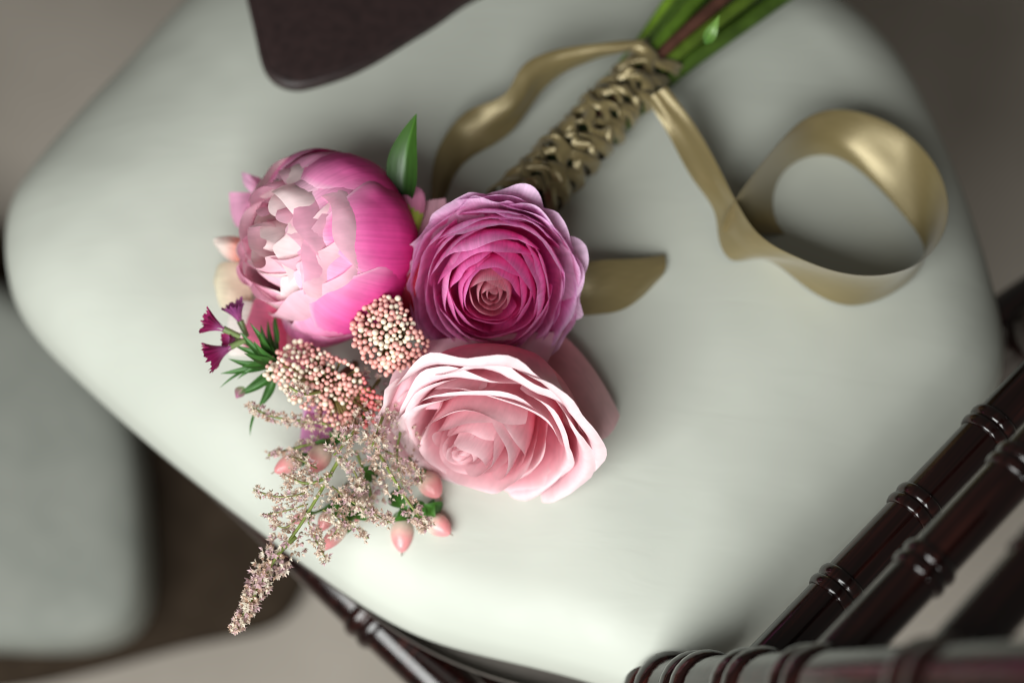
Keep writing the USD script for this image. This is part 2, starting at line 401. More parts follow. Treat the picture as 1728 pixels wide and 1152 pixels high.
def put_petal(parent, p, f, uv, col, mat, C, B, R, name='petal'):
    seed_ = rng.random(3) * 50
    p = p * (1 + (.05 * (meshkit.noise(p * 4.5 + seed_, 2) - .5) + .02 * (meshkit.noise(p * 11 + seed_, 4) - .5)) * np.clip(uv[:, 1] * 1.5 - .3, 0, 1))[:, None]
    w = C + (p * R) @ B
    mesh(parent, name, w, f, mat, col=col, uv=uv + rng.random(2) * 7)


def core(C, B, R, prof, n=20):
    a = np.linspace(0, 2 * np.pi, n, endpoint=False)
    s = bez(prof, np.linspace(0, 1, 9))
    v = np.stack([s[:, None, 0] * np.cos(a), s[:, None, 0] * np.sin(a), np.repeat(s[:, None, 1], n, 1)], -1).reshape(-1, 3)
    return C + (v * R) @ B, grid_faces(9, n, True)


# ---- ranunculus
def ranunculus():
    C = D(832, 478, 0.642); R = 0.0385
    A = V(-0.03, -0.36, 1.0); B = basis(A)
    v, f = core(C, B, R, [(0.01, -0.75), (0.4, -0.75), (0.3, -0.4), (0.02, 0.1)])
    fl = mesh(bq, 'ranunculus', v, f, 'leaf_skin', col=(0.12, 0.2, 0.04), uv=np.zeros((len(v), 2)), label='round magenta ranunculus with many tight layers, in the middle of the bouquet')
    rho = [0.045, 0.095, 0.15, 0.205, 0.29, 0.355, 0.425, 0.50, 0.58, 0.66, 0.75, 0.84, 0.93, 1.0]
    cnt = [3, 3, 3, 3, 3, 4, 4, 4, 5, 5, 6, 6, 7, 7]
    base = 0
    for k, (q, n) in enumerate(zip(rho, cnt)):
        t = k / (len(rho) - 1)
        base += 0.9 + 0.3 * rng.random()
        for j in range(n):
            qq = q * (1 + 0.045 * rng.normal()) if k > 2 else q
            zz = 0.56 - 0.03 * math.exp(-(q / 0.22) ** 4) - 0.40 * q ** 2.1 + 0.016 * rng.normal() * (0.4 + t)
            phi = base + j * 2 * np.pi / n + 0.16 * rng.normal()
            W = np.radians(np.interp(t, [0, 0.3, 0.7, 1.0], [75, 66, 50, 36])) * (1 + 0.1 * rng.normal())
            if t < 0.66:
                prof = [(0.1 * qq, -0.4), (1.10 * qq + .05, -0.35), (1.17 * qq + .035, zz - 0.13), (qq * 0.96, zz)]
                edge = 0.26
            else:
                o = (t - 0.66) / 0.34
                prof = [(0.1 * qq, -0.55), (1.0 * qq + .05, -0.55), (qq * (1.06 - 0.1 * o) , zz - 0.22), (qq * (1 + 0.05 * o), zz)]
                edge = 0.40
            p, f, uv, s, u = cup(phi, W, prof, edge=edge, nu=17, nv=13, amp=0.010 + 0.020 * t, freq=0.8 + rng.random(), ph=rng.random() * 6, flat=0.05 + 0.15 * t)
            deep = np.array([0.93, 0.085, 0.46]); hot = np.array([0.96, 0.26, 0.63]); lil = np.array([0.96, 0.64, 0.89])
            if k < 4:
                c = mixc([0.82, 0.26, 0.40], [0.92, 0.52, 0.60], s ** 2)
            else:
                rim = mixc(hot, lil, np.full(len(s), smoothstep(0.45, 0.88, t) * 0.95))
                c = np.stack([mixc(deep, rim[0], [smoothstep(0.35, 1.0, x)])[0] for x in s])
                c = mixc(np.array([0.0, 0, 0]), c, np.ones(len(s))) * (1 + 0.06 * rng.normal())
                c = c + (0.10 * smoothstep(0.90, 1.0, s / np.maximum(1 - edge * np.abs(u) ** 2.4, .3)))[:, None] * np.array([0.4, 0.5, 0.6]) * (0.3 + 0.7 * t)
            put_petal(fl, p, f, uv, c, 'ranunculus_petal', C, B, R)
    # a few loose lilac petals opening at the far side
    for phi, W, reach, zz in ((2.0, .50, 1.14, .10), (1.30, .46, 1.20, .00), (0.75, .46, 1.13, .10), (1.65, .42, 1.08, .2), (2.6, .46, 1.08, .05), (0.3, .44, 1.14, .02), (-0.25, .44, 1.08, .02), (1.0, .5, 1.07, .22), (0.1, .45, 1.05, .16), (3.1, .42, 1.04, .0), (-.8, .45, 1.05, -.04), (-1.5, .45, 1.04, -.05)):
        p, f, uv, s, u = cup(phi, W, [(0.1, -.5), (.75, -.55), (.95, -.1), (reach, zz)], edge=.36, nu=21, nv=15, amp=.05, freq=.9 + .6 * rng.random(), ph=rng.random() * 6, flat=.2, pw=2.0)
        put_petal(fl, p, f, uv, mixc([.92, .32, .68], [.96, .70, .92], s), 'ranunculus_petal', C, B, R)


ranunculus()


# ---- peony
def peony():
    C = D(537, 412, 0.650); R = 0.0460
    A = V(-0.66, 0.02, 0.75); B = basis(A)
    v, f = core(C, B, R, [(0.01, -0.9), (0.5, -0.9), (0.5, -0.4), (0.02, 0.1)])
    fl = mesh(bq, 'peony', v, f, 'leaf_skin', col=(0.3, 0.12, 0.12), uv=np.zeros((len(v), 2)), label='large pink peony with smooth deep pink outer petals and ruffled pale centre')
    # guard petals; phi 0 points right/near the lens in this frame
    guards = [(0.12, .64, .52, .42, 1.0, 0), (1.10, .66, .55, .40, .985, 0), (-0.88, .66, .60, .36, .985, 0), (2.05, .6, .74, .24, 1.0, 0), (-1.85, .62, .78, .12, 1.0, 0), (2.95, .5, .80, .05, .98, 0), (-2.6, .5, .84, .0, 1.0, 0),
              (0.62, .6, .50, .46, .95, 1), (-0.40, .6, .50, .44, .95, 1), (1.65, .6, .60, .38, .95, 1), (-1.40, .6, .66, .30, .95, 1), (0.15, .55, .36, .58, .90, 2), (1.2, .55, .40, .56, .90, 2), (-0.8, .55, .40, .52, .90, 2)]
    for phi, W, rr, zz, k, lay in guards:
        prof = [(0.12, -0.80 * k), (0.98 * k, -0.95 * k), (1.22 * k, 0.15), (rr, zz)]
        p, f, uv, s, u = cup(phi, W, prof, edge=.36, nu=31, nv=23, amp=.035, freq=.7 + .5 * rng.random(), ph=rng.random() * 6, flat=-0.03, base=.62, notch=.025, pw=2.3)
        # a shallow lengthwise swell so that each petal stands off its neighbours
        p = p * (1 + .055 * np.cos(u * np.pi / 2) - .035)[:, None]
        deep = [.80, .015, .24]; mid = [.88, .13, .44]; pale = [.92, .50, .70]
        sm = s / np.maximum(1 - .36 * np.abs(u) ** 2.3, .3)
        c = mixc(deep, mid, smoothstep(.35, .9, s)); c = mixc(c, pale, .45 * smoothstep(.7, 1.0, sm)); c = mixc(c, [.95, .72, .82], .6 * smoothstep(.95, 1.0, sm)); c = mixc(c, [.94, .48, .68], .5 * smoothstep(.86, 1.0, np.abs(u)))
        if lay: c = mixc(c, [.92, .60, .73], np.full(len(s), .35 * lay))
        put_petal(fl, p, f, uv, c, 'peony_petal', C, B, R)
    # ruffled inner petals
    N = 38
    for k in range(N):
        t = (k + 0.5) / N
        phi = k * 2.39996 + 0.35 * rng.normal()
        q = min(0.74 * math.sqrt(t) * (1 + 0.08 * rng.normal()), .76) * (1 - .14 * math.cos(phi - .25))
        zz = 0.76 - 0.70 * q ** 2 + 0.06 * rng.normal()
        W = np.radians(np.interp(q, [0, .25, .5, .85], [120, 85, 66, 54])) * (1 + .2 * rng.normal())
        inn = 0.10 * rng.normal() - .14
        prof = [(0.06, -0.5), (1.1 * q + .12, -0.4), (1.25 * q + .09, zz - .22), (q * (0.95 + inn), zz)]
        p, f, uv, s, u = cup(phi, W, prof, edge=.30, nu=33, nv=19, amp=.085, freq=.9 + 1.0 * rng.random(), ph=rng.random() * 6, flat=min(.05, .1 * rng.normal()), notch=.05 + .05 * rng.random(), base=.5, pw=2.6, lean=(.04 * rng.normal() - .03, .04 * rng.normal()))
        b_ = np.array([.88, .34, .36]) if rng.random() < .7 else np.array([.90, .42, .54])
        r_ = np.array([.98, .82, .82]) if rng.random() < .6 else np.array([.95, .62, .73])
        c = mixc(b_, r_, smoothstep(.2, .8, s))
        if rng.random() < .3: c = mixc(c, [.92, .40, .60], .6 * (1 - np.abs(u)) * smoothstep(.3, .9, s))
        put_petal(fl, p, f, uv, c, 'peony_frill', C, B, R)


peony()


# ---- rose
def rose():
    C = D(828, 735, 0.632); R = 0.0405
    A = V(-0.18, -0.70, 0.68); B = basis(A)
    v, f = core(C, B, R, [(0.01, -1.0), (0.35, -1.0), (0.3, -0.5), (0.02, 0.0)])
    fl = mesh(bq, 'rose', v, f, 'leaf_skin', col=(0.16, 0.2, 0.06), uv=np.zeros((len(v), 2)), label='open pale pink rose with rolled white petal edges at the front of the bouquet')
    rho = [0.05, 0.12, 0.20, 0.29, 0.40, 0.52, 0.66, 0.80, 0.94, 1.02]
    cnt = [2, 3, 3, 3, 3, 4, 4, 5, 5, 5]
    base = 0.4
    for k, (q, n) in enumerate(zip(rho, cnt)):
        t = k / (len(rho) - 1); base += 0.75
        for j in range(n):
            qq = q * (1 + .07 * rng.normal())
            phi = base + j * 2 * np.pi / n + .12 * rng.normal()
            zz = 0.34 - 0.05 * math.exp(-(q / .12) ** 2) - 0.20 * q + .05 * rng.normal()
            W = np.radians(np.interp(t, [0, .3, .7, 1], [95, 80, 62, 50]))
            o = smoothstep(.35, .95, t)
            prof = [(.08 * qq, -.9), (.9 * qq + .12, -.85), (1.0 * qq, -.1), (qq * (1 - .02 * o), zz + .04 * o), (qq * (.97 + .06 * o) + .20 * o, zz + .03 - .20 * o + .03)]
            p, f, uv, s, u = cup(phi, W, prof, edge=.10 + .16 * smoothstep(.1, .4, t), nu=23, nv=19, amp=.02 + .034 * o, freq=1.0 + rng.random(), ph=rng.random() * 6, flat=.10 + .1 * o, notch=.02, lean=(-.30 * (1 - qq) if qq < 1 else 0, .02))
            deep = [.93, .27, .37]; mid = [.94, .50, .57]; pale = [.94, .75, .78]
            c = mixc(deep, mid, smoothstep(.3, .72, s)); sm = s / np.maximum(1 - .26 * np.abs(u) ** 2.4, .3)
            c = mixc(c, pale, smoothstep(.62, .97, sm) * (.45 + .55 * o))
            put_petal(fl, p, f, uv, c, 'rose_petal', C, B, R)
    return fl


rose_path = rose()


# ---- free petals and leaves: quadratic patches of nine points (photo pixel + distance)
def patch(parent, name, g, mat, cfun, nu=21, nv=21, point=0.0, label=None, amp=0.0):
    """g: 3x3 of (px, py, distance): rows run from base to tip, columns across."""
    G = np.array([[D(*q) for q in r] for r in g])
    u, v = np.meshgrid(np.linspace(0, 1, nu), np.linspace(0, 1, nv))
    bu = np.stack([(1 - u) ** 2, 2 * u * (1 - u), u ** 2], -1); bv = np.stack([(1 - v) ** 2, 2 * v * (1 - v), v ** 2], -1)
    p = np.einsum('abi,abj,ijk->abk', bv, bu, G)
    if amp:
        p = p + TW * (amp * (meshkit.noise(np.stack([u * 3, v * 3, u * 0 + len(used)], -1), 3) - .5))[..., None]
    mesh(parent, name, p.reshape(-1, 3), grid_faces(nv, nu), mat, col=cfun(u.ravel(), v.ravel()), uv=np.stack([u, v], -1).reshape(-1, 2) + rng.random(2) * 5, label=label)


def leaf(parent, name, a, b, width, mat, c0, c1, bend=0.0, fold=0.25, twist=0.0, shape=(0.75, 1.15), tip=None, nu=11, nv=23, label=None, side=None):
    """A pointed leaf from a to b (points), width in metres, bent by bend metres towards the lens."""
    a, b = np.asarray(a, float), np.asarray(b, float)
    t = nrm(b - a); n = nrm(TW - t * (TW @ t)); w = np.cross(t, n)
    u, v = np.meshgrid(np.linspace(-1, 1, nu), np.linspace(0, 1, nv))
    wd = width / 2 * (np.sin(np.pi * v ** shape[0]) ** shape[1] + 0.02)
    th = twist * v
    ax = w * np.cos(th)[..., None] + n * np.sin(th)[..., None]; nn = -w * np.sin(th)[..., None] + n * np.cos(th)[..., None]
    p = a + (b - a) * v[..., None] + n * (bend * np.sin(np.pi * v))[..., None] + ax * (u * wd)[..., None] + nn * (np.abs(u) ** 1.3 * wd * fold)[..., None]
    if side is not None: p = p + w * (side * np.sin(np.pi * v))[..., None]
    rib = np.exp(-(u.ravel() / .09) ** 2)
    c = mixc(c0, c1, v.ravel()); c = c * (1 + .5 * rib[:, None])
    return mesh(parent, name, p.reshape(-1, 3), grid_faces(nv, nu), mat, col=c, uv=np.stack([u * .5 + .5, v], -1).reshape(-1, 2) + rng.random(2) * 5, label=label)


def grad(c0, c1, lo=0.0, hi=1.0):
    return lambda u, v: mixc(c0, c1, smoothstep(lo, hi, v))


# guard petals of the rose at its back right, and the pale petals under the ranunculus
patch(rose_path, 'petal', [[(880, 640, .650), (930, 610, .655), (945, 560, .660)], [(930, 690, .640), (1000, 640, .635), (1005, 610, .652)], [(985, 745, .645), (1032, 752, .646), (1046, 700, .655)]], 'rose_petal', grad([.80, .36, .40], [.86, .56, .58]))
patch(rose_path, 'petal', [[(690, 690, .640), (800, 690, .640), (900, 690, .640)], [(700, 600, .630), (800, 610, .626), (905, 640, .63)], [(720, 575, .640), (830, 560, .645), (950, 560, .650)]], 'rose_petal', grad([.80, .32, .42], [.87, .58, .63]), amp=.004)
patch(rose_path, 'petal', [[(660, 700, .632), (690, 690, .63), (740, 690, .63)], [(640, 640, .625), (700, 625, .622), (760, 640, .625)], [(690, 600, .635), (720, 590, .635), (760, 585, .637)]], 'rose_petal', grad([.85, .45, .52], [.88, .62, .68]), amp=.004)
# loose pink petals on the far left of the peony
for g, c0_, c1_ in (
    ([[(470, 340, .665), (465, 320, .665), (455, 300, .667)], [(440, 330, .660), (440, 310, .658), (440, 295, .66)], [(428, 312, .668), (424, 300, .668), (424, 290, .67)]], [.80, .28, .48], [.85, .45, .66]),
    ([[(450, 380, .668), (460, 350, .665), (465, 330, .665)], [(420, 390, .668), (420, 350, .66), (430, 322, .665)], [(412, 380, .675), (400, 355, .672), (404, 325, .672)]], [.62, .20, .36], [.76, .36, .54]),
    ([[(420, 440, .668), (425, 420, .665), (430, 405, .668)], [(392, 448, .668), (388, 412, .650), (392, 392, .668)], [(372, 414, .670), (366, 409, .664), (371, 403, .670)]], [.80, .28, .22], [.93, .80, .73]),
    ([[(430, 450, .672), (440, 480, .67), (430, 520, .675)], [(372, 428, .674), (372, 480, .656), (376, 545, .676)], [(372, 462, .677), (364, 478, .670), (376, 496, .678)]], [.86, .64, .50], [.86, .78, .58]),
    ([[(470, 530, .665), (480, 560, .663), (470, 600, .668)], [(420, 500, .662), (410, 550, .66), (420, 600, .665)], [(395, 510, .668), (375, 555, .67), (388, 600, .672)]], [.86, .50, .46], [.88, .80, .76]),
    ([[(480, 610, .660), (500, 560, .658), (490, 510, .662)], [(440, 600, .655), (445, 550, .650), (450, 500, .655)], [(405, 580, .662), (415, 540, .662), (430, 505, .665)]], [.88, .10, .24], [.92, .24, .40]),
    ([[(530, 640, .662), (520, 580, .66), (500, 530, .662)], [(490, 650, .657), (480, 580, .652), (470, 530, .66)], [(450, 620, .662), (455, 590, .66), (460, 560, .662)]], [.72, .18, .28], [.84, .40, .48])):
    dx = -16 if g[0][0][1] < 400 else (-9 if g[0][0][1] < 520 else 0)
    patch(bq, 'loose_petal', [[(x + dx, y, d_) for x, y, d_ in r] for r in g], 'small_petal', grad(c0_, c1_, .1, .8), amp=.003)
for g in ([[(560, 700, .66), (545, 690, .66), (520, 690, .66)], [(560, 740, .655), (530, 730, .65), (505, 720, .655)], [(550, 775, .66), (525, 770, .66), (505, 760, .66)]],
          [[(560, 760, .66), (575, 730, .66), (580, 700, .66)], [(535, 750, .657), (535, 700, .652), (540, 680, .655)], [(515, 735, .66), (510, 705, .66), (512, 685, .66)]]):
    patch(bq, 'loose_petal', g, 'small_petal', grad([.62, .16, .40], [.78, .36, .62]), amp=.003)
# deep red petals squeezed between peony and ranunculus
for k in range(5):
    o = k * 7
    patch(bq, 'loose_petal', [[(705 - o * .2, 560, .655), (700, 560, .655), (690, 560, .655)], [(675 + o * .8, 490, .642 - .001 * k), (668 + o * .8, 490, .640 - .001 * k), (664 + o * .8, 490, .642)], [(700 + o * .5, 430, .648), (695 + o * .5, 425, .648), (690 + o * .5, 425, .65)]], 'small_petal', grad([.45, .005, .03], [.72, .05, .12]))
# pink green sepal and pale rose petals between leaf and ranunculus
patch(bq, 'loose_petal', [[(690, 470, .655), (715, 470, .65), (760, 440, .655)], [(690, 400, .65), (720, 390, .641), (760, 370, .648)], [(712, 340, .655), (735, 335, .652), (752, 335, .655)]], 'small_petal', grad([.58, .16, .26], [.80, .42, .52]), amp=.003)
patch(bq, 'sepal', [[(668, 400, .652), (690, 412, .648), (702, 405, .652)], [(672, 350, .645), (690, 360, .638), (722, 350, .645)], [(680, 318, .65), (700, 305, .648), (716, 325, .652)]], 'small_petal', lambda u, v: np.where((np.abs(v - .42 + .25 * (u - .5)) < .16)[:, None], np.array([[.34, .42, .06]]), mixc([.50, .12, .20], [.72, .26, .44], v)), amp=.002)
patch(bq, 'sepal', [[(700, 410, .648), (690, 405, .648), (684, 400, .648)], [(690, 425, .640), (680, 420, .638), (672, 415, .642)], [(672, 425, .642), (664, 415, .642), (656, 408, .645)]], 'small_petal', grad([.40, .30, .10], [.74, .34, .30]))
# green leaf
leaf(bq, 'leaf', D(682, 350, .652), D(703, 192, .640), 0.0145, 'leaf_skin', (.004, .016, .005), (.055, .15, .018), bend=.004, fold=.45, twist=.5, shape=(.8, .9), label='single upright green leaf above the peony', side=-.002)


# ---- ribbon pieces
def ribbon(name, ea, eb, n=70, m=9, belly=0.0, label=None, crease=.0010):
    """A satin band between two edge curves given as (px, py, height)."""
    A_ = spl([P(*q) for q in ea], n); B_ = spl([P(*q) for q in eb], n)
    s = np.linspace(0, 1, m)[None, :, None]
    p = A_[:, None] * (1 - s) + B_[:, None] * s
    t = nrm(np.gradient(p[:, m // 2], axis=0)); nn = nrm(np.cross(t, B_ - A_))
    p = p + nn[:, None] * (belly * np.sin(np.pi * s))
    uv = np.stack(np.meshgrid(np.linspace(0, 1, m), np.linspace(0, n / 20, n)), -1).reshape(-1, 2)
    q_ = np.stack([uv[:, 0] * 2.6, uv[:, 1] * .9, uv[:, 0] * 0 + len(used)], -1)
    fall = np.repeat(np.clip(1.25 - np.linspace(0, 2.6, n), .22, 1), m) if name == 'ribbon_loop' else 1.0
    p = p + (nn[:, None] * ((meshkit.fbm(q_, 3, 8) - .5) * 2 * crease * fall).reshape(n, m)[..., None])
    # a thin solid band
    q = np.concatenate([p, (p + nn[:, None] * -0.0003)[:, ::-1]], 1)
    return mesh(bq, name, q.reshape(-1, 3), grid_faces(n, 2 * m, True), 'satin', uv=np.concatenate([uv.reshape(n, m, 2)] * 2, 1).reshape(-1, 2), label=label)


# standing loop: upper edge and lower edge of the band, from the knot round to its cut end
ribbon('ribbon_loop',
       [(1126, 146, .034), (1174, 212, .030), (1214, 284, .030), (1245, 342, .032), (1284, 396, .038), (1340, 430, .043), (1440, 462, .047), (1545, 446, .043), (1598, 370, .034), (1575, 275, .024), (1500, 208, .020), (1400, 186, .024), (1322, 232, .032), (1250, 325, .033), (1222, 372, .024), (1218, 392, .016)],
       [(1092, 166, .028), (1132, 232, .020), (1170, 300, .016), (1208, 358, .013), (1214, 402, .010), (1236, 438, .008), (1285, 436, .006), (1350, 476, .005), (1440, 515, .004), (1540, 468, .004), (1560, 420, .004), (1530, 370, .004), (1470, 305, .003), (1395, 262, .003), (1325, 290, .003), (1308, 340, .003), (1318, 375, .003), (1338, 396, .003)], n=170, m=11, crease=.0022, label='gold satin ribbon tail standing in a loop right of the handle')
ribbon('ribbon_tail', [(1085, 66, .036), (1000, 74, .036), (930, 86, .034), (878, 116, .032), (852, 158, .027), (797, 184, .023), (757, 222, .019), (735, 272, .016), (728, 340, .012)],
       [(1075, 82, .033), (1007, 102, .029), (950, 126, .025), (912, 158, .02), (884, 196, .015), (846, 236, .012), (792, 268, .010), (764, 304, .010), (747, 350, .009)], n=90, m=7, belly=.002, crease=.0026, label='narrow twisted gold ribbon tail curving left of the handle')
ribbon('ribbon_tail', [(960, 452, .022), (1000, 440, .022), (1060, 437, .018), (1122, 430, .010)], [(960, 540, .004), (1000, 538, .004), (1050, 530, .004), (1108, 478, .004)], n=40, m=9, belly=-.003, label='cut end of gold ribbon right of the ranunculus')

# ---- handle
h0, h1 = P(880, 345, .022), P(1100, 112, .020)
hd = nrm(h1 - h0); hl = np.linalg.norm(h1 - h0)
hn = nrm(np.array([0, 0, 1.0]) - hd * hd[2]); hs = np.cross(hd, hn)


def rad_at(s): return np.interp(s, [0, .5, 1], [.0150, .0132, .0122])


v, f = tube(h0 + (h1 - h0) * np.linspace(-.05, 1.0, 20)[:, None], .0105, 20)  # core tube, coloured near-black to put shade into the gaps between turns
wrap = mesh(bq, 'ribbon_wrap', v, f, 'stem_skin', col=(.012, .02, .006), label='crumpled gold satin ribbon wound in knots round the stems')
NT = 9
for k in range(NT):
    for sgn in (1, -1):
        s0 = (k + .5) / NT
        al, w = np.meshgrid(np.linspace(0, 2 * np.pi, 73), np.linspace(-1, 1, 9))
        fr = np.sin(al)          # top of the handle at al = pi/2
        along = s0 * hl + w * .0038 * (1 - .35 * np.maximum(0, fr) ** 8) + sgn * .0105 * np.cos(al) + .0008 * np.sin(al * 3 + k)
        key = np.stack([np.cos(al) * 1.5 + k * 3.1, np.sin(al) * 1.5 + sgn * 5, w * .9 + k], -1)
        fold = (meshkit.fbm(key, 2, k + 40) - .5) * .0045 + .0004 * np.sin(w * 6 + al + k * 2)
        r = rad_at(s0) - .001 + .0016 * (1 - w ** 2) + fold * .8 + (.0007 if sgn > 0 else 0)
        p = h0 + hd * along[..., None] + (hs * np.cos(al)[..., None] + hn * np.sin(al)[..., None]) * r[..., None]
        uv = np.stack([w * .5, al], -1)
        mesh(wrap, 'ribbon_turn', p.reshape(-1, 3), grid_faces(9, 73), 'satin', uv=uv.reshape(-1, 2))
    # the twist of the lacing on top
    s0 = (k + .5) / NT
    tt = np.linspace(-1, 1, 31)
    cen = h0 + hd * (s0 * hl + .0030 * np.sin(tt * 2.6 + k))[:, None] + hs * (tt * .0085 + .002 * math.sin(k * 2.1))[:, None] + hn * (rad_at(s0) + .0026 - .0045 * tt ** 2)[:, None]
    tw = 1.9 * tt * (1 if k % 2 else -1) + k
    t_, a_, b_ = frames(cen)
    wd = .0040 * (1.15 - .55 * np.exp(-(tt / .3) ** 2))
    x = np.linspace(-1, 1, 7)
    dirv = a_ * np.cos(tw)[:, None] * .6 + b_ * np.sin(tw)[:, None]
    p = cen[:, None] + dirv[:, None] * (x[None] * wd[:, None])[..., None] + hn * (.0012 * (1 - x ** 2))[None, :, None]
    mesh(wrap, 'ribbon_knot', p.reshape(-1, 3), grid_faces(31, 7), 'satin', uv=np.stack(np.meshgrid(x, tt), -1).reshape(-1, 2))

# ---- stems
stems = [  # end offset across, start offset, height, radius, colour
    (-.026, -.009, .022, .0046, (.045, .085, .010)), (-.018, -.005, .030, .0036, (.075, .125, .012)), (-.010, -.001, .034, .0032, (.075, .03, .02)), (-.004, .002, .026, .0040, (.03, .07, .012)),
    (.004, .003, .033, .0036, (.07, .135, .012)), (.011, .006, .028, .0042, (.055, .11, .012)), (.020, .010, .021, .0052, (.17, .30, .025)), (.000, .0, .015, .005, (.04, .10, .015)), (-.014, -.004, .016, .0045, (.04, .09, .015)), (.012, .007, .014, .0045, (.05, .13, .02))]
for k, (e, s_, hz, r, c) in enumerate(stems):
    a = h0 + hd * .02 + hs * 0
    b = h1 - hd * .004 - hs * s_; b[2] = np.interp(hz, [.014, .034], [.011, .028])
    cpt = h1 + hd * .075 - hs * e; cpt[2] = hz
    pts = spl([b - hd * .04, b, (b + cpt) / 2 + np.array([0, 0, .001]), cpt, cpt + (cpt - b) * .55], 24)
    v, f = tube(pts, r * (1 + .06 * np.sin(np.linspace(0, 9, 24) + k)), 12)
    cc_ = np.broadcast_to(np.array(c), v.shape) * (1 + .25 * (meshkit.fbm(v * 220, 2, k)[:, None] - .5))
    mesh(bq, 'stem', v, f, 'stem_skin', col=cc_)
tb = D(1214, 26, .660)
leaf(bq, 'stem_leaf', D(1190, 75, .668), tb, .006, 'leaf_skin', (.05, .14, .02), (.22, .40, .08), bend=.003)


# ---- rice flower clusters (buds)
import trimesh
ico = trimesh.creation.icosphere(1); ICV, ICF = np.array(ico.vertices), np.array(ico.faces)


def buds(name, pts, normals, radii, label, cols):
    v, f = tube(np.array([pts.mean(0) - TW * .030 + V(.01, .01, 0), pts.mean(0) - TW * .006]), .002, 8)
    cl = mesh(bq, name, v, f, 'stem_skin', col=(.20, .16, .06), label=label)
    rest = []
    for k in range(len(pts)):
        n = normals[k]; b = basis(n, np.array([.3, .5, .8]))
        vv = ICV * radii[k] * np.array([rng.uniform(.9, 1.1), 1, rng.uniform(1.0, 1.35)])
        tipc = (ICV[:, 2] * .5 + .5)
        c = mixc(cols[k][0], cols[k][1], tipc)
        item = (pts[k] + vv @ b, ICF, c)
        if k < 298: mesh(cl, 'bud', item[0], item[1], 'bud_skin', col=c)
        else: rest.append(item)
    # stalks
    parts = []
    root = pts.mean(0) - TW * .016
    for k in range(0, len(pts), 2):
        a = pts[k] - normals[k] * radii[k] * .8
        vv, ff = tube(np.array([a, a * .6 + root * .4 - normals[k] * .001, root]), .0006, 5, cap=False); parts.append((vv, ff))
    v, f, _ = join(parts); mesh(cl, 'stalks', v, f, 'stem_skin', col=(.22, .17, .06), kind='stuff')
    if rest:
        v, f, c = join(rest); mesh(cl, 'buds', v, f, 'bud_skin', col=c, kind='stuff')


def poisson(inside, x0, x1, y0, y1, dmin, tries=9000):
    out = []
    for _ in range(tries):
        q = np.array([rng.uniform(x0, x1), rng.uniform(y0, y1)])
        if inside(q) and all((q[0] - o[0]) ** 2 + (q[1] - o[1]) ** 2 > dmin ** 2 for o in out): out.append(q)
    return np.array(out)


def budcols(n, f):
    out = []
    for k in range(n):
        if rng.random() < f[k]: out.append((np.array([.74, .50, .38]), np.array([.86, .78, .62]) * rng.uniform(.92, 1.02)))
        else: out.append((np.array([.66, .24, .20]), np.array([.84, .45, .40]) * rng.uniform(.85, 1.05)))
    return out


from shapely.geometry import Polygon, Point


class MP:
    def __init__(self, pts): self.g = Polygon(pts)
    def contains_point(self, q): return self.g.contains(Point(*q))


poly1 = MP([(612, 520), (640, 500), (672, 500), (690, 530), (700, 552), (722, 575), (722, 598), (706, 612), (680, 628), (652, 632), (618, 612), (596, 580), (592, 548)])
q = poisson(lambda q: poly1.contains_point(q), 585, 730, 495, 635, 7.2)
cen = np.array([658, 566.])
e = np.linalg.norm((q - cen) / np.array([70, 70]), axis=1)
dep = .622 + .010 * e ** 2 + rng.normal(0, .0008, len(q))
pts = np.array([D(a, b, c) for (a, b), c in zip(q, dep)])
nr = np.array([nrm(V((a - cen[0]) / 90, -(b - cen[1]) / 90, 1)) for a, b in q]) + rng.normal(0, .12, (len(q), 3))
buds('rice_flower', pts, nrm(nr), rng.uniform(.00095, .0016, len(q)), 'tight domed cluster of cream and pink buds under the ranunculus', budcols(len(q), np.clip(.72 - .6 * e + rng.normal(0, .1, len(q)), 0, 1)))
# second layer below the first, seen in the gaps and along the rim
poly2 = MP([(452, 610), (470, 592), (492, 582), (505, 570), (545, 592), (565, 600), (600, 620), (615, 640), (622, 655), (648, 670), (652, 700), (640, 715), (606, 720), (580, 732), (556, 712), (520, 690), (495, 680), (470, 655), (448, 632)])
hole = MP([(560, 606), (585, 612), (600, 625), (590, 636), (566, 628)])
q = poisson(lambda q: poly2.contains_point(q) and not hole.contains_point(q), 445, 655, 565, 735, 6.8, 14000)
lump = meshkit.fbm(np.c_[q / 38, np.zeros(len(q))], 2, 9)
dep = .634 - .026 * (lump - .5) + rng.normal(0, .0012, len(q)) + .004 * (np.abs(q[:, 1] - 650) / 70) ** 2
pts = np.array([D(a, b, c) for (a, b), c in zip(q, dep)])
nr = np.array([nrm(V((a - 550) / 150, -(b - 645) / 120, 1)) for a, b in q]) + rng.normal(0, .25, (len(q), 3))
fr = np.clip(.55 - (q[:, 0] - 500) / 260 + rng.normal(0, .2, len(q)), .02, .8)
order = rng.permutation(len(q))
cols = budcols(len(q), fr)
for k in range(len(q)):
    if q[k, 0] > 610: cols[k] = (np.array([.60, .10, .10]), np.array([.80, .24, .24]))
buds('rice_flower', pts[order], nrm(nr)[order], rng.uniform(.00085, .0015, len(q)), 'loose spreading cluster of pink and cream buds left of the rose', [cols[i] for i in order])


# ---- astilbe plumes
PET = np.array([[0, 0, 0], [.22, .06, .4], [0, .02, 1.0], [-.22, .06, .4]]); PETF = np.array([[0, 1, 2], [0, 2, 3]])


